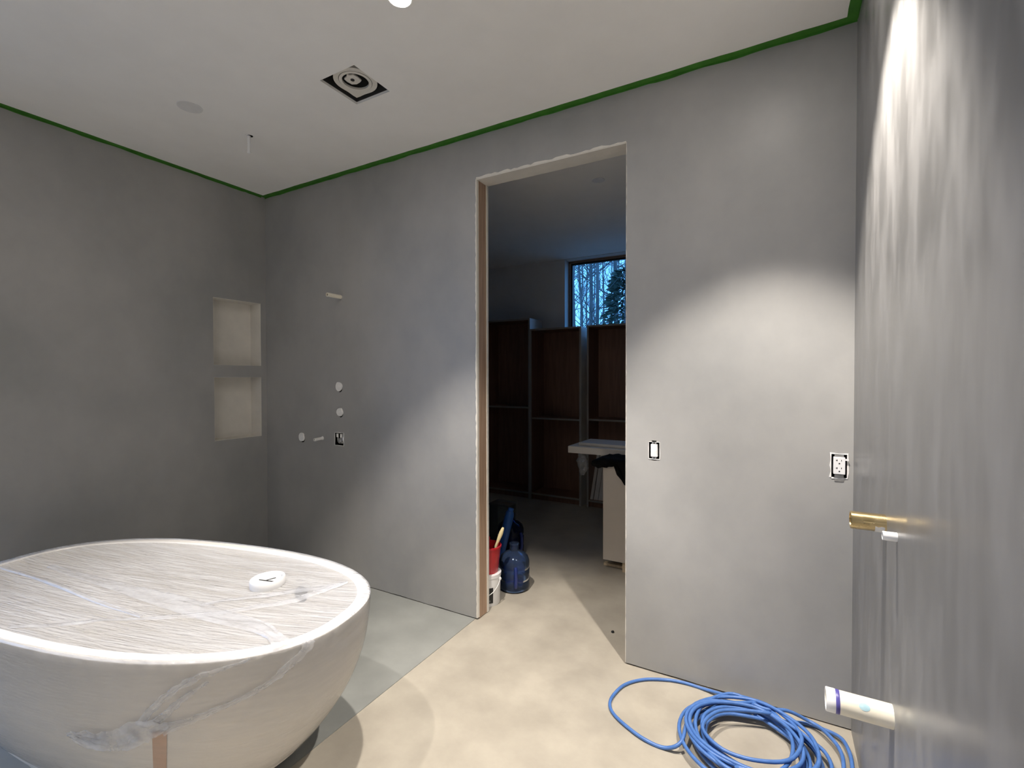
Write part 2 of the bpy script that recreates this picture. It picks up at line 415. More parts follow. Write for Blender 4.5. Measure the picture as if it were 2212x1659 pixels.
downlight(-.45, -.95, 'glowing recessed ceiling light in the half of the room behind the bathtub', LAMP_W)  # unseen fill lamp, added so the floor bounces light to the ceiling
downlight(-2.25, -1.1, 'glowing recessed ceiling light near the tall window beside the bathtub', LAMP_W * .5)  # added out of view to lift the tub side and the ceiling
downlight(-2.577, 1.303, 'unlit round ceiling light with a dull grey cover', 0, on=False, r=.046)
downlight(-1.085, 3.158, 'small dark ceiling light in the room beyond the doorway', 0, on=False, r=.035)

# exhaust fan in the square cut-out
fx, fy = (FX0 + FX1) / 2, (FY0 + FY1) / 2
t = thing('exhaust_fan', 'round white exhaust fan housing inside a square ceiling cut-out', 'fan', (fx, fy, H))
m = MB(); hx, hy, hz = .1075, .1065, .14
m.box((-hx, -hy, hz), (hx, hy, hz + .004))
for sx_ in (-1, 1):
    m.box((min(sx_ * hx, sx_ * (hx + .006)), -hy, .012), (max(sx_ * hx, sx_ * (hx + .006)), hy, hz)); m.box((-hx, min(sx_ * hy, sx_ * (hy + .006)), .012), (hx, max(sx_ * hy, sx_ * (hy + .006)), hz))
m.build('housing', 'dark_gap', t)['label'] = 'dark metal box'
# collar plate: a disc squared off at one corner
R0 = .098; k = 48; zc = .022
def ccol(a):
    c, s = math.cos(a), math.sin(a)
    # squarish in the corner towards -x +y
    sq = 1 / max(abs(c), abs(s))
    w = max(0, math.cos(a - 3 * PI / 4)) ** 6
    return R0 * (1 + (min(sq, 1.38) - 1) * w)
ro = [(ccol(2 * PI * j / k) * math.cos(2 * PI * j / k), ccol(2 * PI * j / k) * math.sin(2 * PI * j / k)) for j in range(k)]
ri = [(.060 * math.cos(2 * PI * j / k), .060 * math.sin(2 * PI * j / k)) for j in range(k)]
rm = [(.076 * math.cos(2 * PI * j / k), .076 * math.sin(2 * PI * j / k)) for j in range(k)]
rg = [(.0735 * math.cos(2 * PI * j / k), .0735 * math.sin(2 * PI * j / k)) for j in range(k)]
MB().rings([[(x, y, zc + .03) for x, y in ro], [(x, y, zc) for x, y in ro], [(x, y, zc) for x, y in rm], [(x, y, zc + .004) for x, y in rm]], cap0=False, cap1=False).build('collar', 'primer_white', t)
MB().rings([[(x, y, zc + .006) for x, y in rg], [(x, y, zc - .002) for x, y in rg], [(x, y, zc - .002) for x, y in ri], [(x, y, zc + .05) for x, y in ri]], cap0=False, cap1=False).build('inlet_ring', 'primer_white', t)
MB().lathe([(.0735, zc + .0045), (.0765, zc + .0045), (.0765, zc + .0055), (.0735, zc + .0055)], cap0=False, cap1=False).build('groove', 'black_plastic', t)
MB().lathe([(.0595, zc + .007), (.0595, zc + .009)]).build('throat', 'black_void', t)
mm = MB()
hub = [(.034, .0), (.030, .028), (.012, .034), (-.010, .036), (-.030, .026), (-.034, .0), (-.030, -.020), (-.006, -.026), (.004, -.036), (.012, -.026), (.030, -.020)]
mm.rings([[(x - .004, y - .016, zc + .0068) for x, y in hub], [(x - .004, y - .016, zc + .001) for x, y in hub]])
hb = mm.build('motor', 'primer_white', t); hb['label'] = 'pale motor plate'
MB().lathe([(.009, zc + .0008), (.009, zc - .002), (.004, zc - .003)], (-.004, -.014, 0)).build('shaft', 'black_plastic', hb)

# capped shower pipe hanging from the ceiling
t = thing('shower_pipe', 'short white pipe hanging from the ceiling', 'pipe', (-2.593, 1.618, H))
MB().lathe([(.0085, .0), (.0085, -.088), (.0095, -.089), (.0095, -.098), (.007, -.1)], k=16).build('pipe', 'white_plastic', t, True)
MB().lathe([(.022, -.0004), (.021, -.002), (.011, -.002), (.011, -.0004)], k=20).build('plaster_ring', 'dull_white', t)
MB().lathe([(.014, -.0021), (.014, -.0025)], (.006, .004, 0), k=16).build('hole', 'black_void', t)

# ------------------------------------------------------------------ fittings on the doorway wall
def wall_cap(x, z, r, label, seed):
    rnd = random.Random(seed); t = thing('pipe_cap', label, 'pipe cap', (x, D, z), 'white caps on the shower wall')
    k = 18; rad = [r * (1 + .16 * noise.noise((math.cos(6.28 * j / k) * 1.3 + seed, math.sin(6.28 * j / k) * 1.3, 0))) for j in range(k)]
    MB().rings([[(rad[j] * s * math.cos(2 * PI * j / k), y, rad[j] * s * math.sin(2 * PI * j / k)) for j in range(k)] for s, y in ((1, 0), (1, -.006), (.9, -.010), (.3, -.011))]).build('cap', 'dull_white', t, True)
    MB().rings([[((r * .8) * math.cos(2 * PI * j / k) + .006, y, (r * 1.05) * math.sin(2 * PI * j / k) - .005) for j in range(k)] for y in (0, -.0012)]).build('hole', 'black_void', t)
wall_cap(-2.588, 1.312, .031, 'white round pipe cap, uppermost of the shower wall caps', 1)
wall_cap(-2.581, 1.140, .029, 'white round pipe cap right under the uppermost cap', 2)
wall_cap(-2.975, .947, .031, 'white round pipe cap beside the thin grey pipe stub', 3)
def stub(name, x, z, r, ln, m, label, tilt=0.0):
    t = thing(name, label, 'pipe', (x, D, z))
    rot = Matrix.Rotation(tilt, 3, 'X')
    MB().lathe([(r, 0), (r, ln - .001), (r * .9, ln), (r * .72, ln), (r * .70, ln - .012)], axis='-y', k=20, mat3=rot).build('pipe', m, t, True)
    p = rot @ Vector((0, -(ln - .011), 0))
    MB().lathe([(r * .70, 0), (r * .70, .0006)], tuple(p), axis='-y', k=20, mat3=rot).build('bore', 'black_void', t)
    MB().lathe([(r * 1.35, 0), (r * 1.3, .0015), (r, .0025)], axis='-y', k=20).build('plaster_ring', 'dull_white' if name != 'shower_arm_stub' else 'plaster', t)
stub('shower_arm_stub', -2.565, 1.915, .013, .115, 'cream_pipe', 'cream pipe stub high on the shower wall')
stub('spray_pipe_stub', -2.760, .952, .010, .068, 'dull_white', 'thin grey-white pipe stub between cap and shower valve', .06)
# shower valve
vx, vz = (VA[0] + VA[1]) / 2, (VA[2] + VA[3]) / 2
t = thing('shower_valve', 'rough-in shower valve in a square hole in the plaster', 'valve', (vx, D, vz))
hw = .042
m = MB(); m.box((-hw, .05, -hw), (hw, .054, hw))
for s in (-1, 1):
    m.box((min(s * hw, s * (hw + .003)), .003, -hw), (max(s * hw, s * (hw + .003)), .05, hw)); m.box((-hw, .003, min(s * hw, s * (hw + .003))), (hw, .05, max(s * hw, s * (hw + .003))))
m.build('box', 'dull_white', t)
MB().lathe([(.034, -.05), (.034, -.012), (.026, -.006), (.026, -.004), (.012, -.002)], (0, 0, -.004), axis='-y', k=28).build('valve_body', 'chrome', t, True, angle=30)
MB().lathe([(.011, -.01), (.011, .006), (.006, .008)], (0, 0, -.012), axis='-y', k=18).build('stem', 'galvanised', t, True)
for s in (-1, 1):
    MB().box((s * .018 - .007, -.002, .012), (s * .018 + .007, .03, .036)).build('lug', 'dull_white', t)
MB().box((-.006, .0, .006), (.006, .03, .036)).build('slot', 'black_void', t)
o = bead('plaster_lip', [(-hw, 0, -hw), (-hw, 0, hw), (hw, 0, hw), (hw, 0, -hw), (-hw, 0, -hw)], -.004, 'dull_white', t, (0, -1, 0), 9)

def wall_box(t, w, h, dp=.05):
    m = MB(); m.box((-w, dp, -h), (w, dp + .003, h))
    for s in (-1, 1):
        m.box((min(s * w, s * (w + .002)), .006, -h), (max(s * w, s * (w + .002)), dp, h)); m.box((-w, .006, min(s * h, s * (h + .002))), (w, dp, max(s * h, s * (h + .002))))
    m.build('back_box', 'black_void', t)
# light switch
cx, cz = (SW[0] + SW[1]) / 2, (SW[2] + SW[3]) / 2; w, h = (SW[1] - SW[0]) / 2, (SW[3] - SW[2]) / 2
t = thing('light_switch', 'white rocker light switch without cover plate beside the doorway', 'switch', (cx, D, cz))
wall_box(t, w, h)
MB().box((-.0150, -.006, -.029), (.0150, .02, .029)).build('switch_body', 'white_plastic', t, bevel=.002)
MB().add([(-.012, -.0064, -.026), (.012, -.0064, -.026), (.012, -.0085, .0), (-.012, -.0085, 0), (.012, -.0062, .026), (-.012, -.0062, .026)], [(0, 1, 2, 3), (3, 2, 4, 5)]).build('rocker', 'white_plastic', t)
for s in (-1, 1):
    st = MB().box((-.010, .0, min(s * .028, s * .046)), (.010, .002, max(s * .028, s * .046))).build('mounting_strap', 'galvanised', t)
    MB().lathe([(.0035, 0), (.0035, .0012)], (0, 0, s * .035), axis='-y', k=12).build('screw', 'black_plastic', st)
bead('plaster_lip', [(-w, 0, -h), (-w, 0, h), (w, 0, h), (w, 0, -h), (-w, 0, -h)], -.0032, 'dull_white', t, (0, -1, 0), 12)
# outlet
cx, cz = (OU[0] + OU[1]) / 2, (OU[2] + OU[3]) / 2; w, h = (OU[1] - OU[0]) / 2, (OU[3] - OU[2]) / 2
t = thing('power_outlet', 'white double power outlet without cover plate near the wall corner', 'outlet', (cx, D, cz))
wall_box(t, w, h)
ob = MB().box((-.0190, -.010, -.031), (.0190, .02, .035)).build('outlet_face', 'white_plastic', t, bevel=.002)
for zc_ in (.017, -.013):
    for (sx_, hw_, hh) in ((-.0075, .0011, .0034), (.0065, .0011, .0030)):
        MB().box((sx_ - hw_, -.0106, zc_ - hh + .006), (sx_ + hw_, -.0099, zc_ + hh + .006)).build('slot', 'black_plastic', ob)
    MB().box((-.0115, -.0106, zc_ + .0048), (-.0075, -.0099, zc_ + .0068)).build('slot', 'black_plastic', ob)
    MB().lathe([(.0026, .0099), (.0026, .0106)], (0, 0, zc_ - .006), axis='-y', k=12).build('ground_hole', 'black_plastic', ob)
for s, q in ((1, .047), (-1, .060)):
    MB().box((-.015, -.002, min(s * .034, s * q)), (.015, .001, max(s * .034, s * q))).build('mounting_strap', 'galvanised', t)
bead('plaster_lip', [(-w, 0, -h), (-w, 0, h), (w, 0, h), (w, 0, -h), (-w, 0, -h)], -.006, 'dull_white', t, (0, -1, 0), 15)
MB().box((.012, -.0102, .024), (.030, -.006, .030)).build('paper_tab', 'white_plastic', t)

# ------------------------------------------------------------------ pipes on the streaky wall
def side_pipe(name, y, z, r, ln, m, label, cat='pipe', drop=0.0):
    t = thing(name, label, cat, (XR, y, z))
    rot = Matrix.Rotation(drop, 3, 'Y')
    MB().lathe([(r, -.004), (r, ln - .001), (r * .95, ln), (r * .80, ln), (r * .80, ln - .03)], axis='-x', k=32, cap1=False, mat3=rot).build('pipe', m, t, True)
    p = rot @ Vector((-(ln - .03), 0, 0))
    MB().lathe([(r * .80, 0), (r * .80, .001)], tuple(p), axis='-x', k=32, mat3=rot).build('bore', 'black_void', t)
    return t, rot
t, rot = side_pipe('brass_pipe', 1.612, .976, .0240, .078, 'brass', 'short brass pipe sticking out of the streaky wall')
MB().rings([[(-.004 - i * .007, .0, 0) if False else (-.004 - i * .007, math.sin(a) * (.0242 + .0008), math.cos(a) * (.0242 + .0008)) for a in [(-2.9 + j * .16 + .25 * noise.noise((i, j * .5, 0))) for j in range(8)]] for i in range(4)], closed=False, cap0=False, cap1=False).build('plaster_smear', 'dull_white', t)
t, rot = side_pipe('supply_pipe', 1.466, .982, .0110, .029, 'white_plastic', 'small white pipe stub just below the brass pipe')
t, rot = side_pipe('drain_pipe', 1.497, .519, .0285, .140, 'cream_pipe', 'cream plastic drain pipe with purple ring near the floor')
MB().lathe([(.0288, .120), (.0292, .123), (.0292, .139), (.0282, .141), (.0240, .141), (.0240, .125)], axis='-x', k=32, cap0=False, cap1=False).build('end_cap', 'white_plastic', t, True)
MB().lathe([(.0287, .111), (.0290, .112), (.0290, .119), (.0287, .120)], axis='-x', k=32, cap0=False, cap1=False).build('primer_ring', 'purple_primer', t, True)['label'] = 'purple primer ring'
sp = []
for i in range(3):
    rr = (i + .01) * .0045
    sp.append([(-.060 - rr * math.cos(b) * 1.3, -math.sin(.9 + rr * math.sin(b) / .0287) * .0289, math.cos(.9 + rr * math.sin(b) / .0287) * .0289) for b in [j * 2 * PI / 14 for j in range(14)]])
MB().rings(sp, cap0=False, cap1=False).build('blue_mark', 'blue_spot', t)['label'] = 'pale blue spot'

# ------------------------------------------------------------------ bathtub
TC, TT, TA, TB, TN, TZ = (-2.084, .919), .214, .868, .433, 2.42, .58
PROF = [(1, .58), (.993, .5), (.972, .4), (.928, .3), (.86, .2), (.765, .1), (.64, 0)]
def sprof(z):
    # smooth interpolation of the outer profile
    P = PROF[::-1]
    z = max(0, min(.58, z))
    for i in range(len(P) - 1):
        if P[i][1] <= z <= P[i + 1][1]:
            t = (z - P[i][1]) / (P[i + 1][1] - P[i][1])
            a = P[max(i - 1, 0)][0]; b = P[i][0]; c = P[i + 1][0]; d = P[min(i + 2, len(P) - 1)][0]
            return .5 * (2 * b + (c - a) * t + (2 * a - 5 * b + 4 * c - d) * t * t + (3 * b - a - 3 * c + d) * t ** 3)
    return 1.0
def spt(t, s, z, off=0.0):
    """point on the tub's superellipse in tub-local coordinates; off grows it sideways"""
    c, q = math.cos(t), math.sin(t)
    return Vector(((TA * s + off) * math.copysign(abs(c) ** (2 / TN), c), (TB * s + off) * math.copysign(abs(q) ** (2 / TN), q), z))
tub = thing('bathtub', 'white freestanding oval bathtub wrapped in clear stretch film', 'bathtub', (TC[0], TC[1], 0))
tub.rotation_euler = (0, 0, TT)
K = 128
TS = [2 * PI * j / K for j in range(K)]
rings = [[spt(t, sprof(0), 0) for t in TS]]
for i in range(1, 25): rings.append([spt(t, sprof(.572 * i / 24), .572 * i / 24) for t in TS])
rings.append([spt(t, 1, .578, -.003) for t in TS]); rings.append([spt(t, 1, .58, -.007) for t in TS])
rings.append([spt(t, 1, .58, -.042) for t in TS]); rings.append([spt(t, 1, .575, -.046) for t in TS])
for i in range(1, 12):
    z = .575 - (.575 - .16) * i / 11
    rings.append([spt(t, sprof(z * .98), z, -.048 - .05 * (i / 11) ** 2) for t in TS])
for s in (.5, .3, .1): rings.append([spt(t, s, .15 - .01 * (1 - s)) for t in TS])
MB().rings(rings).build('tub_shell', 'tub_stone', tub, True)
o = MB().lathe([(.034, 0), (.034, .003), (.024, .004)], tuple(spt(1.15, sprof(.45), .44, -.062)), axis='-y', k=24).build('overflow', 'black_plastic', tub)
o['label'] = 'dark overflow hole seen through the film'
MB().lathe([(.035, .145), (.035, .150), (.02, .151)], (0, 0, 0), k=24).build('drain', 'chrome', tub)
# stretch film drum over the rim, with a skirt down the sides
def flat_sag(x, y): return -.030 * (1 - min(1, (abs(x / TA) ** TN + abs(y / TB) ** TN) ** (1 / TN)) ** 3)
_c, _s = math.cos(-TT), math.sin(-TT); _x, _y = -1.748 - TC[0], 1.150 - TC[1]
_x, _y = _x * _c - _y * _s, _x * _s + _y * _c
DISC = (_x, _y, flat_sag(_x, _y), (flat_sag(_x + .06, _y) - flat_sag(_x - .06, _y)) / .12, (flat_sag(_x, _y + .06) - flat_sag(_x, _y - .06)) / .12)
def sag(x, y):
    r = min(1, (abs(x / TA) ** TN + abs(y / TB) ** TN) ** (1 / TN))
    base = -.030 * (1 - r ** 3)
    dd = math.hypot(x - DISC[0], y - DISC[1]); calm = max(0, min(1, (dd - .070) / .05))   # film pressed flat under the disc
    if calm < 1: base = base * calm + (DISC[2] + DISC[3] * (x - DISC[0]) + DISC[4] * (y - DISC[1])) * (1 - calm)
    w = math.sin(y * 46 + 2.2 * math.sin(x * 3)) * .0016 + math.sin((y + .35 * x) * 80) * .0009
    return base + w * (1 - r ** 4) * calm
FZ = .5825
fr = []
for i in range(26):
    s = .01 + .985 * i / 25
    fr.append([(lambda p: Vector((p.x, p.y, FZ + sag(p.x, p.y))))(spt(t, s, 0)) for t in TS])
fr.append([spt(t, 1, FZ, -.002) for t in TS]); fr.append([spt(t, 1, .578, .0025) for t in TS])
MB().rings(fr, cap0=True, cap1=False).build('film_cover', 'film_top', tub, True)['label'] = 'taut milky stretch film over the top'
sk = []
for i in range(22):
    z = .578 - .46 * i / 21
    sk.append([spt(t, sprof(z), z + (.012 * noise.noise((t * 5, 3, 0)) if i == 21 else 0), .0025 + .0006 * math.sin(t * 40 + i * .7)) for t in TS])
MB().rings(sk, cap0=False, cap1=False).build('film_skirt', 'film_side', tub, True)['label'] = 'clear stretch film around the side'
# folds lying on the top film
ct, st_ = math.cos(-TT), math.sin(-TT)
def loc(x, y): x -= TC[0]; y -= TC[1]; return x * ct - y * st_, x * st_ + y * ct
def fold(pts, widths, name='film_fold', h=.006, cols=9, seed=0, lift=.004):
    L = [Vector((*loc(*p), 0)) for p in pts]; C = catmull(L, 8); n = len(C); V = []; F = []
    for i, q in enumerate(C):
        t = (C[min(i + 1, n - 1)] - C[max(i - 1, 0)]).normalized(); s = Vector((-t.y, t.x, 0))
        u = i / (n - 1) * (len(widths) - 1); k = min(int(u), len(widths) - 2); w = widths[k] + (widths[k + 1] - widths[k]) * (u - k)
        for j in range(cols):
            e = j / (cols - 1) - .5; p = q + s * (w * e)
            zz = FZ + sag(p.x, p.y) + lift * (1 - (2 * e) ** 4) + h * abs(noise.noise((e * 7 + seed, i * .06, seed)))
            V.append((p.x, p.y, zz + .0008))
    for i in range(n - 1):
        for j in range(cols - 1):
            a = i * cols + j; F.append((a, a + 1, a + 1 + cols, a + cols))
    return MB().add(V, F).build(name, 'film_fold', tub, True, angle=180)
fold([(-2.72, .80), (-2.305, .850), (-2.025, .885), (-1.829, .905), (-1.617, .918), (-1.461, .925), (-1.36, .909), (-1.262, .88)], [.03, .07, .085, .09, .08, .06, .035, .06], seed=1, h=.012)
fold([(-2.85, .68), (-2.549, .735), (-2.197, .762), (-1.893, .785)], [.02, .02, .02, .01], seed=2)
fold([(-2.14, .53), (-2.027, .639), (-1.939, .73), (-1.762, .858), (-1.638, .976), (-1.543, 1.088), (-1.497, 1.191), (-1.455, 1.285)], [.008, .02, .025, .03, .03, .035, .03, .012], seed=4, h=.008)
fold([(-1.80, .93), (-1.68, 1.06), (-1.57, 1.17), (-1.49, 1.23), (-1.465, 1.28)], [.01, .05, .06, .05, .015], seed=6, h=.012)
# loose tail of film on the near side
def tail(tz, widths, seed, amp=.008, cols=13, off=.005):
    C = catmull([Vector((a, b, 0)) for a, b in tz], 10); n = len(C); V = []; F = []
    P = [spt(c.x, sprof(min(c.y, .58)), c.y, off) for c in C]
    for i, q in enumerate(P):
        t = (P[min(i + 1, n - 1)] - P[max(i - 1, 0)]).normalized()
        nr = Vector((q.x / TA ** 2, q.y / TB ** 2, -.35)).normalized(); s = t.cross(nr).normalized()
        u = i / (n - 1) * (len(widths) - 1); k = min(int(u), len(widths) - 2); w = widths[k] + (widths[k + 1] - widths[k]) * (u - k)
        for j in range(cols):
            e = j / (cols - 1) - .5
            d = off * .4 + amp * abs(noise.noise((e * 4.5 + seed, i * .10, seed * 1.7))) * min(1, w / .03)
            V.append(tuple(q + s * (w * e + .006 * noise.noise((i * .35, j * .3, seed))) + nr * d))
    for i in range(n - 1):
        for j in range(cols - 1):
            a = i * cols + j; F.append((a, a + 1, a + 1 + cols, a + cols))
    o = MB().add(V, F).build('film_tail', 'film_tail', tub, True, angle=180); o['label'] = 'loose crumpled tail of stretch film'
    return o
tail([(-.300, .584), (-.338, .555), (-.427, .525), (-.499, .5), (-.611, .47), (-.739, .445), (-.86, .415), (-.996, .385)], [.040, .030, .026, .020, .015, .015, .020, .04], 1.3)
tail([(-.619, .575), (-.763, .555), (-.884, .53), (-.972, .49), (-1.036, .445), (-1.084, .395)], [.006, .014, .020, .022, .018, .03], 2.4)
tail([(-.80, .525), (-.90, .485), (-.96, .445), (-1.03, .405)], [.006, .018, .018, .03], 3.9)
tail([(-.960, .405), (-1.03, .39), (-1.092, .375), (-1.156, .35), (-1.237, .335), (-1.309, .34), (-1.389, .338)], [.02, .055, .075, .07, .06, .045, .012], 5.1, amp=.014, off=.006)
tail([(-1.10, .36), (-1.156, .325), (-1.20, .312)], [.05, .03, .015], 6.3, amp=.010)
tail([(-1.22, .33), (-1.30, .312), (-1.373, .325)], [.05, .03, .012], 7.7, amp=.010)
# orange reflection low on the shell, painted as a thin strip
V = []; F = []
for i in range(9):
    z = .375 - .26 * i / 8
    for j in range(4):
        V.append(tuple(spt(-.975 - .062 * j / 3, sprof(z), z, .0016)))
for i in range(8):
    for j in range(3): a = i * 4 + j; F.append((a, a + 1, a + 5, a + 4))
MB().add(V, F).build('reflection_streak', 'orange_reflection', tub, True)['label'] = 'faint orange reflection painted on the tub side'

# white ring lying on the film
px, py = loc(-1.748, 1.150)
lid = thing('plastic_disc', 'flat white round disc lying on the wrapped bathtub', 'disc', (-1.748, 1.150, FZ + DISC[2] - .0004))
lid.rotation_mode = 'QUATERNION'
lid.rotation_quaternion = Matrix.Rotation(TT, 3, 'Z').to_quaternion() @ Vector((0, 0, 1)).rotation_difference(Vector((-DISC[3], -DISC[4], 1)).normalized())
MB().lathe([(.062, 0), (.064, .003), (.064, .027), (.062, .030), (.055, .030), (.054, .028), (.053, .016), (.02, .0155)], k=40).build('rim_wall', 'white_plastic', lid, True)
MB().box((-.042, -.0014, .0150), (.034, .0014, .0185)).build('slit', 'black_plastic', lid)
MB().add([(-.012, -.001, .0158), (-.010, .001, .0158), (.012, .030, .0158), (.010, .031, .0158), (-.012, -.001, .0185), (-.010, .001, .0185), (.012, .030, .0185), (.010, .031, .0185)], [(0, 3, 2, 1), (4, 5, 6, 7), (0, 1, 5, 4), (1, 2, 6, 5), (2, 3, 7, 6), (3, 0, 4, 7)]).build('slit', 'black_plastic', lid)

# ------------------------------------------------------------------ blue hose coil
HR = .0068
def hz(x, y, z): return Vector((x, y, z))
path = []
# right-hand loose loops first, then the coil, then the big loop on the left
R1 = [(.165, 1.80), (.222, 1.90), (.235, 2.00), (.232, 2.07), (.215, 2.135), (.165, 2.172), (.10, 2.178), (.026, 2.150), (-.057, 2.160)]
path += [hz(x, y, HR + .02 * max(0, math.sin(i * .6))) for i, (x, y) in enumerate(R1)]
ccx, ccy = -.085, 1.925
rnd = random.Random(5)
turns = 11; per = 12
for i in range(turns * per):
    a = 1.75 + 2 * PI * i / per; tn = i // per
    r_x = .188 + .030 * math.sin(tn * 2.1) + .020 * noise.noise((i * .23, 4, 0)); r_y = .188 + .028 * math.sin(tn * 1.7 + 1) + .020 * noise.noise((i * .23, 8, 0))
    ox = .024 * math.sin(tn * 1.3); oy = .018 * math.cos(tn * 2.3)
    z = HR + .006 + tn * .0048 + .012 * (.5 + .5 * noise.noise((i * .31, 2, 5)))
    path.append(hz(ccx + ox + r_x * math.cos(a), ccy + oy + r_y * math.sin(a), z))
# inner small loop
for a, r in ((1.2, .16), (1.9, .12), (2.7, .13), (3.5, .16), (4.2, .15), (5.0, .13), (5.9, .15), (6.8, .19), (7.6, .21)):
    path.append(hz(ccx + r * math.cos(a), ccy + r * math.sin(a), .068))
for a, r in ((8.3, .215), (9.0, .215), (9.5, .21)):
    path.append(hz(ccx + r * math.cos(a), ccy + r * math.sin(a), .055))
LP = [(-.30, 1.80), (-.355, 1.782), (-.433, 1.788), (-.514, 1.824), (-.573, 1.864), (-.603, 1.91), (-.607, 1.973), (-.583, 2.067), (-.52, 2.142), (-.43, 2.19), (-.354, 2.208), (-.276, 2.206), (-.179, 2.178), (-.107, 2.150)]
path += [hz(x, y, HR + (.03 if i == 0 else 0) + (.05 if i == len(LP) - 1 else .02 if i == len(LP) - 2 else 0)) for i, (x, y) in enumerate(LP)]
for a, r in ((1.1, .20), (.4, .215), (-.3, .22), (-1.0, .20), (-1.7, .20)):
    path.append(hz(ccx + r * math.cos(a), ccy + r * math.sin(a), .074))
# more loose loops to the right
R2 = [(.02, 1.76), (.12, 1.78), (.185, 1.86), (.208, 1.97), (.202, 2.06), (.160, 2.135), (.112, 2.165), (.042, 2.140), (-.03, 2.11), (-.08, 2.12)]
path += [hz(x, y, .030 if 0 < i < 7 else .06) for i, (x, y) in enumerate(R2)]
R3 = [(-.02, 2.10), (.045, 2.075), (.10, 2.045), (.155, 2.005), (.172, 1.93), (.150, 1.84), (.08, 1.78)]
path += [hz(x, y, .05 - .005 * i) for i, (x, y) in enumerate(R3)]
hose = MB().tube(catmull(path, 5), HR, k=8).build('air_hose', 'hose_blue', None, True, angle=80)
tag(hose, 'coiled blue rubber hose lying on the floor in the corner', 'hose')

# ------------------------------------------------------------------ buckets and jugs by the doorway
BX, BY = -1.545, 2.445
t = thing('paint_bucket', 'white plastic bucket with a black label just inside the doorway', 'bucket', (BX, BY, 0))
MB().lathe([(.076, 0), (.078, .004), (.083, .165), (.086, .168), (.086, .182), (.083, .185), (.079, .185), (.074, .01)], k=40).build('bucket_body', 'bucket_white', t, True)
def arcpatch(r0, r1, z0, z1, a0, a1, off, n=10):
    V = []; F = []
    for i in range(n + 1):
        a = a0 + (a1 - a0) * i / n
        for r, z in ((r0, z0), (r1, z1)): V.append(((r + off) * math.cos(a), (r + off) * math.sin(a), z))
    for i in range(n): F.append((2 * i, 2 * i + 2, 2 * i + 3, 2 * i + 1))
    return MB().add(V, F)
MB().lathe([(.0865, .178), (.0870, .188), (.0820, .190), (.02, .1895)], k=40).build('lid', 'bucket_white', t, True)
lb = arcpatch(.0785, .0815, .022, .115, -1.75, -.55, .0008).build('label', 'label_black', t)
arcpatch(.0797, .0805, .056, .068, -1.45, -.85, .0012).build('label_print', 'label_grey', lb)
arcpatch(.0808, .0811, .082, .098, -1.45, -.85, .0012).build('label_print', 'label_grey', lb)
arcpatch(.0790, .0795, .030, .042, -1.5, -.75, .0012).build('label_print', 'label_grey', lb)
hd = []
for i in range(25):
    u = PI * i / 24; hd.append((.090 * math.cos(-.15 + 0) * math.cos(u), -.012 - .082 * math.sin(u) - .008, .158 - .085 * math.sin(u)))
rz = Matrix.Rotation(.25, 3, 'Z')
MB().tube([rz @ Vector(p) for p in hd], .0024, k=6).build('bail_handle', 'wire_white', t, True)
MB().lathe([(.009, 0), (.009, .006), (.005, .008)], tuple(rz @ Vector((.088, -.015, .158))), axis='-y', k=14).build('handle_ear', 'bucket_white', t)
t = thing('red_pail', 'red plastic pail standing on the white bucket', 'pail', (BX + .004, BY, .1890))
MB().lathe([(.062, 0), (.064, .003), (.080, .150), (.085, .152), (.085, .162), (.080, .164), (.077, .160), (.060, .006), (.03, .005)], k=40).build('pail_body', 'red_plastic', t, True)
MB().lathe([(.060, 0.006), (.0605, .007)], k=24).build('dried_paint', 'dull_white', t)
t = thing('paint_brush', 'pale wooden brush handle sticking out of the red pail', 'brush', (BX + .01, BY, .195))
ax = Vector((.092, .050, .27)).normalized(); q = ax.to_track_quat('Z', 'Y').to_matrix()
MB().lathe([(.006, .135), (.010, .15), (.0085, .18), (.0125, .225), (.0125, .245), (.009, .272), (.006, .278)], (-.012, 0, 0), k=14, mat3=q).build('handle', 'brush_wood', t, True)
MB().lathe([(.016, .02), (.018, .08), (.016, .10), (.011, .14)], (-.012, 0, 0), k=14, mat3=q).build('bristles', 'black_plastic', t, True)
t = thing('scraper', 'red scraper handle leaning in the red pail', 'scraper', (BX - .014, BY + .035, .1935))
MB().box((-.012, -.006, .01), (.012, .006, .195)).build('handle', 'red_plastic', t, bevel=.004)
MB().box((-.010, -.001, .004), (.010, .001, .02)).build('blade', 'galvanised', t)

def jug(x, y, m, label, rot, tint_handle, s=1.0, gap=.0):
    t = thing('water_jug', label, 'jug', (x, y, 0), 'empty water jugs'); t.rotation_euler = (0, 0, rot); t.scale = (s, s, s)
    pr_ = [(.092, .0), (.104, .006), (.110, .020), (.110, .070), (.106, .076), (.106, .084), (.110, .090), (.110, .150), (.106, .156), (.106, .164), (.110, .170), (.109, .205), (.098, .235), (.070, .258), (.040, .272), (.034, .278)]
    MB().lathe(pr_ + [(.031, .277), (.037, .269), (.068, .255), (.096, .232), (.107, .204), (.107, .02), (.10, .008), (.05, .012)], k=36).build('jug_body', m, t, True, angle=50)
    MB().lathe([(.034, .274), (.032, .312), (.035, .314), (.035, .326), (.030, .328), (.028, .274)], k=24, cap0=False, cap1=False).build('neck', m, t, True)
    MB().tube(catmull([(.090, -.066, .05), (.099, -.072, .08), (.099, -.072, .16), (.090, -.066, .19)], 5), .013, k=10).build('grip', tint_handle, t, True)
    return t
mat('grip_navy', (.012, .025, .13), (.018, .035, .17), rough=.3, scale=8)
jug(-1.490, 2.690, 'jug_blue', 'clear blue water jug standing behind the white bucket', -.35, 'grip_navy', .90)
jug(-1.815, 3.215, 'jug_dark', 'dark blue water jug further back in the unlit room', .4, 'grip_navy', .95)
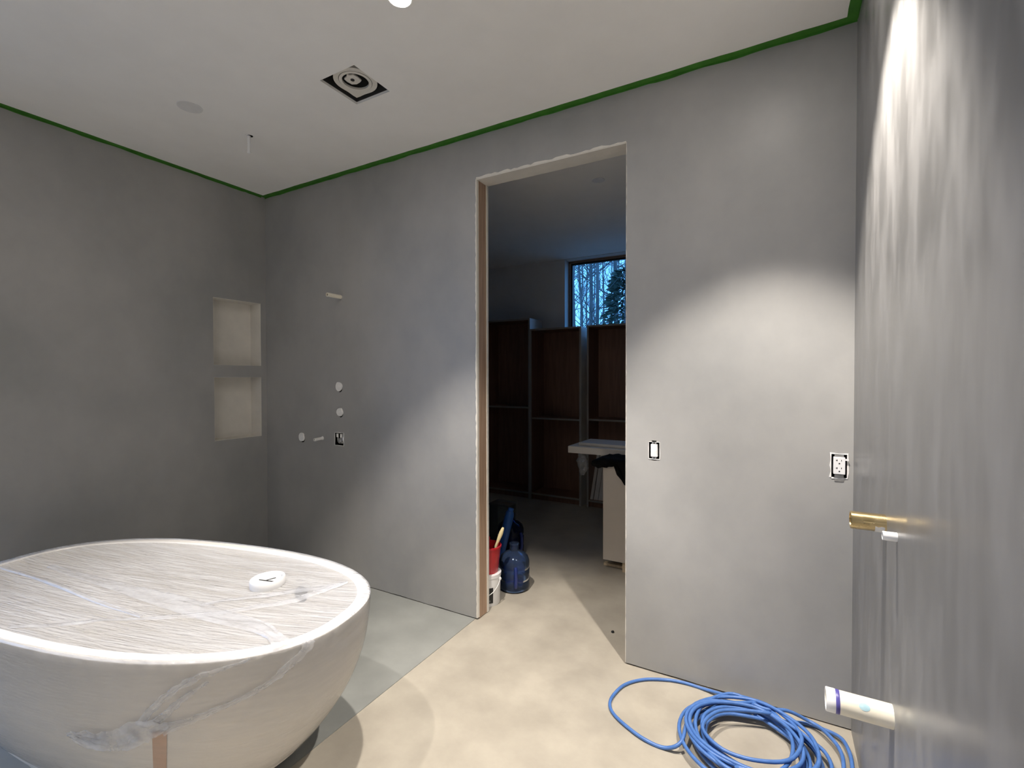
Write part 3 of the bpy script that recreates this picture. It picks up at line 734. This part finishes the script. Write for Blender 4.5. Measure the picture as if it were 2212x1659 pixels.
t = thing('drinking_bottle', 'bright blue bottle leaning on the dark blue jug', 'bottle', (-1.80, 3.022, 0))
mat('bottle_blue', (.03, .12, .42), (.04, .16, .5), rough=.3, scale=9)
ax = Vector((.045, .107, .36)).normalized(); q = ax.to_track_quat('Z', 'Y').to_matrix()
MB().lathe([(.030, .012), (.034, .018), (.034, .345), (.028, .368), (.020, .378)], (-.01, 0, .0), k=24, mat3=q).build('bottle_body', 'bottle_blue', t, True)
MB().lathe([(.022, .378), (.022, .395), (.015, .398)], (-.01, 0, .0), k=20, mat3=q).build('bottle_cap', 'bottle_blue', t, True)
t = thing('clear_container', 'clear plastic container standing behind the dark blue jug', 'container', (-2.02, 3.45, 0))
m = MB()
for lo, hi in (((-.09, -.07, 0), (.09, .07, .003)), ((-.09, -.07, 0), (.09, -.067, .30)), ((-.09, .067, 0), (.09, .07, .30)), ((-.09, -.07, 0), (-.087, .07, .30)), ((.087, -.07, 0), (.09, .07, .30))): m.box(lo, hi)
m.build('container_body', 'clear_plastic', t)
MB().box((-.095, -.075, .30), (.095, .075, .315)).build('lid', 'clear_plastic', t, bevel=.003)

# ------------------------------------------------------------------ cabinets of the far room
def cabinet(x0, x1, h, shelfz, label, y0=4.74, dp=.32):
    t = thing('shelf_cabinet', label, 'cabinet', ((x0 + x1) / 2, y0, 0), 'open shelf cabinets along the far wall'); w = (x1 - x0) / 2; p = .019
    for s in (-1, 1):
        sp_ = MB().box((min(s * w, s * (w - p)), .0, 0), (max(s * w, s * (w - p)), dp, h)).build('side_panel', 'veneer' , t)
        MB().box((min(s * w, s * (w - p)), -.0015, 0), (max(s * w, s * (w - p)), 0, h)).build('edge_band', 'edge_tape', sp_)
        MB().box((min(s * w, s * (w + .0012)), 0, 0), (max(s * w, s * (w + .0012)), dp, h)).build('outer_face', 'melamine', sp_)
    for nm, z in (('top_panel', h - p), ('bottom_panel', .06), ('shelf', shelfz)):
        e = .0 if nm != 'shelf' else .012
        b_ = MB().box((-w + p, e, z), (w - p, dp - .006, z + p)).build(nm, 'veneer', t)
        MB().box((-w + p, e - .0015, z), (w - p, e, z + p)).build('edge_band', 'edge_tape', b_)
    MB().box((-w + p, dp - .006, .06), (w - p, dp, h)).build('back_panel', 'veneer', t)
    MB().box((-w + p, .04, 0), (w - p, .056, .06)).build('toe_board', 'veneer', t)
    return t
cabinet(-3.04, -2.424, 2.035, 1.02, 'tall open shelf cabinet, the tallest of the row')
cabinet(-2.420, -1.815, 1.912, .905, 'open shelf cabinet against the side of the tallest cabinet')
cabinet(-1.748, -1.14, 1.918, .915, 'open shelf cabinet standing across a narrow gap from the others')
# boards leaning in front of the third cabinet
for i, (x, w, h) in enumerate(((-1.711, .030, .54), (-1.664, .045, .52), (-1.610, .050, .53), (-1.550, .055, .51))):
    bo = MB()
    th = .07
    V = []
    for z in (0, h):
        yb = .26 * (1 - z / h) * -1
        for dx, dy in ((-w / 2, -.018), (w / 2, -.018), (w / 2, 0), (-w / 2, 0)): V.append((dx, yb + dy, z))
    bo.add(V, [(3, 2, 1, 0), (4, 5, 6, 7), (0, 1, 5, 4), (1, 2, 6, 5), (2, 3, 7, 6), (3, 0, 4, 7)])
    o = bo.build('trim_board', 'melamine'); o.location = (x, 5.0545, .0788)
    tag(o, 'narrow trim board leaning inside the shelf cabinet behind the island', 'board', 'boards leaning in the cabinet')
# island base cabinet
IX0, IX1, IY0, IY1, IZ0, IZ1 = -1.080, -.36, 3.26, 4.05, .072, .770
t = thing('island_cabinet', 'pale base cabinet on blocks with black cloth over it', 'cabinet', (-.72, 3.26, 0))
def I(o): return keep(o, t)
I(box('end_panel', (IX0, IY0, IZ0), (IX1, IY0 + .019, IZ1), 'island_panel')); I(box('end_panel', (IX0, IY1 - .019, IZ0), (IX1, IY1, IZ1), 'island_panel'))
I(box('side_panel', (IX0 + .002, IY0 + .019, IZ0), (IX0 + .02, IY1 - .019, IZ1), 'melamine')); I(box('side_panel', (IX1 - .02, IY0 + .019, IZ0), (IX1 - .002, IY1 - .019, IZ1), 'melamine'))
I(box('top_panel', (IX0 + .02, IY0 + .019, IZ1 - .02), (IX1 - .02, IY1 - .019, IZ1), 'melamine')); I(box('bottom_panel', (IX0 + .02, IY0 + .019, IZ0), (IX1 - .02, IY1 - .019, IZ0 + .02), 'melamine'))
for (x, y) in ((-.945, 3.275), (-.945, 3.96), (-.46, 3.275), (-.46, 3.96)): I(box('support_block', (x, y, 0), (x + .07, y + .07, IZ0), 'pale_wood'))
o = box('wood_scrap', (-1.10, 3.335, 0), (-.95, 3.375, .018), 'pale_wood'); o2 = tag(o, 'thin wood scrap on the floor under the island cabinet', 'wood scrap')
# boards on the island
t = thing('board', 'thick pale board lying across the island, lower of two', 'board', (-1.0, 3.64, IZ1 + .001), 'boards on the island')
MB().box((-.455, -.13, 0), (.7, .13, .055)).build('board_body', 'melamine', t, bevel=.006)
t = thing('board', 'thin pale board lying on the thick board on the island', 'board', (-1.0, 3.70, IZ1 + .057), 'boards on the island')
MB().box((-.39, -.12, 0), (.7, .15, .022)).build('board_body', 'melamine', t, bevel=.003)
# plastic bag hanging from the board end
V = []; F = []; nu, nv = 10, 12
for j in range(nv + 1):
    z = -.185 * j / nv; wv = .016 + .030 * math.sin(PI * min(1, j / nv * .9 + .08))
    for i in range(nu):
        a = 2 * PI * i / nu; rr = wv * (1 + .45 * noise.noise((math.cos(a) * 1.5, math.sin(a) * 1.5, j * .5)))
        V.append((rr * math.cos(a), rr * .6 * math.sin(a), z))
for j in range(nv):
    for i in range(nu):
        a = j * nu + i; b = j * nu + (i + 1) % nu; F.append((a, b, b + nu, a + nu))
F.append(tuple(range(nu - 1, -1, -1))); F.append(tuple(nv * nu + i for i in range(nu)))
o = MB().add(V, F).build('plastic_bag', 'film_bag', None, True); o.location = (-1.365, 3.60, IZ1 + .002)
tag(o, 'crumpled clear plastic bag hanging under the board end', 'plastic bag')
# black cloth draped over the island corner
nu, nv = 34, 30; V = []; F = []
def clothz(x, y):
    """height/drape of the cloth as a function of its flat coordinates"""
    w = .014 * noise.noise((x * 9, y * 9, 2)) + .010 * noise.noise((x * 21, y * 21, 4))
    return w
X_0, X_1, Y_0, Y_1 = -1.155, -.55, 3.05, 3.46
for j in range(nv + 1):
    for i in range(nu + 1):
        u = X_0 + (X_1 - X_0) * i / nu; v = Y_0 + (Y_1 - Y_0) * j / nv
        # front hem: only a short flap near the corner, a long flap further right
        hem = .012 + .14 * max(0, min(1, (u + .985) / .06)) + .18 * max(0, min(1, (u + .90) / .2)) + .018 * noise.noise((u * 22, 0, 0))
        w = abs(clothz(u, v)) * 1.5 + .008; hem += .028 * max(0, min(1, (-1.0 - u) / .05))
        vv = (v - Y_0) / (Y_1 - Y_0)
        fr_ = IY0 - .001
        if vv < .45: x, y, z = u, fr_ - (w - .008) * .9, IZ1 + .001 - hem * (1 - vv / .45)
        else: x, y, z = u, fr_ + (vv - .45) / .55 * .22, IZ1 + .001 + (w - .008)
        if u < IX0 - .01: z = min(z, IZ1 + .006 - (IX0 - .01 - u) * .35); 
        V.append((x, y, z))
for j in range(nv):
    for i in range(nu):
        a = j * (nu + 1) + i; F.append((a, a + 1, a + nu + 2, a + nu + 1))
cl = MB().add(V, F).build('black_cloth', 'black_cloth', None, True)
md = cl.modifiers.new('thickness', 'SOLIDIFY'); md.thickness = .020; md.offset = 1
tag(cl, 'black cloth draped over the corner of the island cabinet', 'cloth')
o = MB().lathe([(.006, 0), (.009, .003), (.007, .008), (.002, .010)], k=9).build('pebble', 'black_plastic'); o.location = (-.765, 2.472, 0)
tag(o, 'tiny black pebble on the concrete in the doorway', 'pebble')

# ------------------------------------------------------------------ outdoors: forest beyond the high window
V = []; F = []; n = 40
for j in range(n + 1):
    for i in range(n + 1):
        x = -42 + 70 * i / n; y = -30 + 90 * j / n
        z = -.5 + max(0, y - 9) * .115 + .25 * noise.noise((x * .15, y * .15, 0)) * (1 if y > 9 else .3)
        V.append((x, y, z))
for j in range(n):
    for i in range(n):
        a = j * (n + 1) + i; F.append((a, a + 1, a + n + 2, a + n + 1))
gr = MB().add(V, F).build('ground', 'forest_floor', None, True); struct(gr, 'leaf covered forest ground rising behind the house')
def gz(x, y): return -.5 + max(0, y - 9) * .115 + .25 * noise.noise((x * .15, y * .15, 0)) * (1 if y > 9 else .3)
from mathutils.bvhtree import BVHTree
GROWN = []                                           # (tree, BVH) of all wood and foliage standing so far
def bvh(mb, t): return BVHTree.FromPolygons([Vector(v) + Vector(t.location) for v in mb.v], mb.f)
def trunk(x, y, r, lean, hgt, seed):
    z0 = gz(x, y) - .1
    t = thing('bare_tree', ('thick bare tree trunk' if r >= .074 else 'slender bare tree trunk' if r <= .05 else 'medium bare tree trunk') + ' with leafless branches outside the high window', 'tree', (x, y, z0), 'bare trees beyond the window')
    P = [Vector((lean * hgt * k / 10 + .10 * noise.noise((k * .4, seed, 0)), .08 * noise.noise((k * .4, seed, 9)), hgt * k / 10)) for k in range(11)]
    m = MB().tube(catmull(P, 3), [r * (1.15 - .75 * k / 30) for k in range(31)], k=9)
    m.build('trunk', 'bark', t, True); GROWN.append((t, bvh(m, t)))
    return t, P
def branches(t, P, r, seed, nb=30):
    rnd = random.Random(seed)
    for b in range(nb):
        k = rnd.uniform(.22, .95); i = int(k * 10); p = P[i].lerp(P[min(i + 1, 10)], k * 10 - i); L0 = rnd.uniform(.8, 2.2)
        for attempt in range(24):                    # turn, then shorten, the branch until it clears its neighbours
            L = L0 * (1 if attempt < 12 else .5 if attempt < 20 else .25)
            a = rnd.uniform(0, 2 * PI); el = rnd.uniform(.2, 1.0)
            d = Vector((math.cos(a) * math.cos(el), math.sin(a) * math.cos(el), math.sin(el)))
            Q = [p + d * L * s + Vector((rnd.uniform(-.12, .12), rnd.uniform(-.12, .12), .25 * s * s)) * (1 if s else 0) for s in (0, .33, .66, 1)]
            m = MB().tube(catmull(Q, 3), [r * .30 * (1 - .8 * q_ / 9) for q_ in range(10)], k=5)
            for s in (1, 2, 2, 3):
                d2 = (d + Vector((rnd.uniform(-.9, .9), rnd.uniform(-.9, .9), rnd.uniform(-.3, .9)))).normalized()
                m.tube([Q[s], Q[s] + d2 * L * .3 + Vector((0, 0, .03)), Q[s] + d2 * L * .55 + Vector((.05, 0, .1))], [r * .15, r * .11, r * .05], k=4)
            tree_ = bvh(m, t)
            if not any(o is not t and tree_.overlap(w) for o, w in GROWN): break
        m.build('branch', 'bark', t); GROWN.append((t, tree_))
spots = [(-.3775, 15, .085, -.03), (-.361, 17, .13, .005), (-.3465, 14.5, .10, .004), (-.2985, 16, .15, -.02), (-.396, 18, .10, -.02), (-.405, 13, .05, .02), (-.315, 24, .07, .01), (-.33, 27, .09, -.01),
         (-.385, 23, .08, .02), (-.352, 30, .10, 0), (-.285, 21, .08, .01), (-.27, 17, .12, -.01), (-.42, 20, .12, 0), (-.25, 25, .10, 0), (-.37, 34, .12, 0), (-.30, 36, .12, .01)]
WOOD = [(*trunk(k * y, y, r * .62, ln, 9 + (i % 4), 20 + i), r * .62, 20 + i) for i, (k, y, r, ln) in enumerate(spots)]
# evergreen
t = thing('evergreen_tree', 'dense dark evergreen beyond the high window', 'tree', (-3.91, 13.8, gz(-3.91, 13.8) - .1))
MB().tube([(0, 0, 0), (0, 0, 2.5), (.05, 0, 4.7)], [.10, .07, .02], k=8).build('trunk', 'bark', t, True)
rnd = random.Random(3); m = MB()
for i in range(2600):
    h = rnd.uniform(.7, 4.6); R = 1.15 * (1 - h / 4.9) ** .6 + .05; a = rnd.uniform(0, 2 * PI); rr = R * math.sqrt(rnd.uniform(.05, 1))
    p = Vector((rr * math.cos(a), rr * math.sin(a), h - rr * .35)); d = Vector((math.cos(a + rnd.uniform(-.6, .6)), math.sin(a + rnd.uniform(-.6, .6)), rnd.uniform(-.5, .2))).normalized() * rnd.uniform(.10, .22)
    s = d.cross(Vector((rnd.uniform(-1, 1), rnd.uniform(-1, 1), rnd.uniform(-1, 1)))).normalized() * rnd.uniform(.018, .04)
    m.add([p - s, p + d * .5 - s * 1.2, p + d, p + d * .5 + s * 1.2, p + s], [(0, 1, 2, 3, 4)])
o = m.build('foliage', 'needles', t); o['kind'] = 'stuff'; GROWN.append((t, bvh(m, t)))
for w in WOOD: branches(*w)
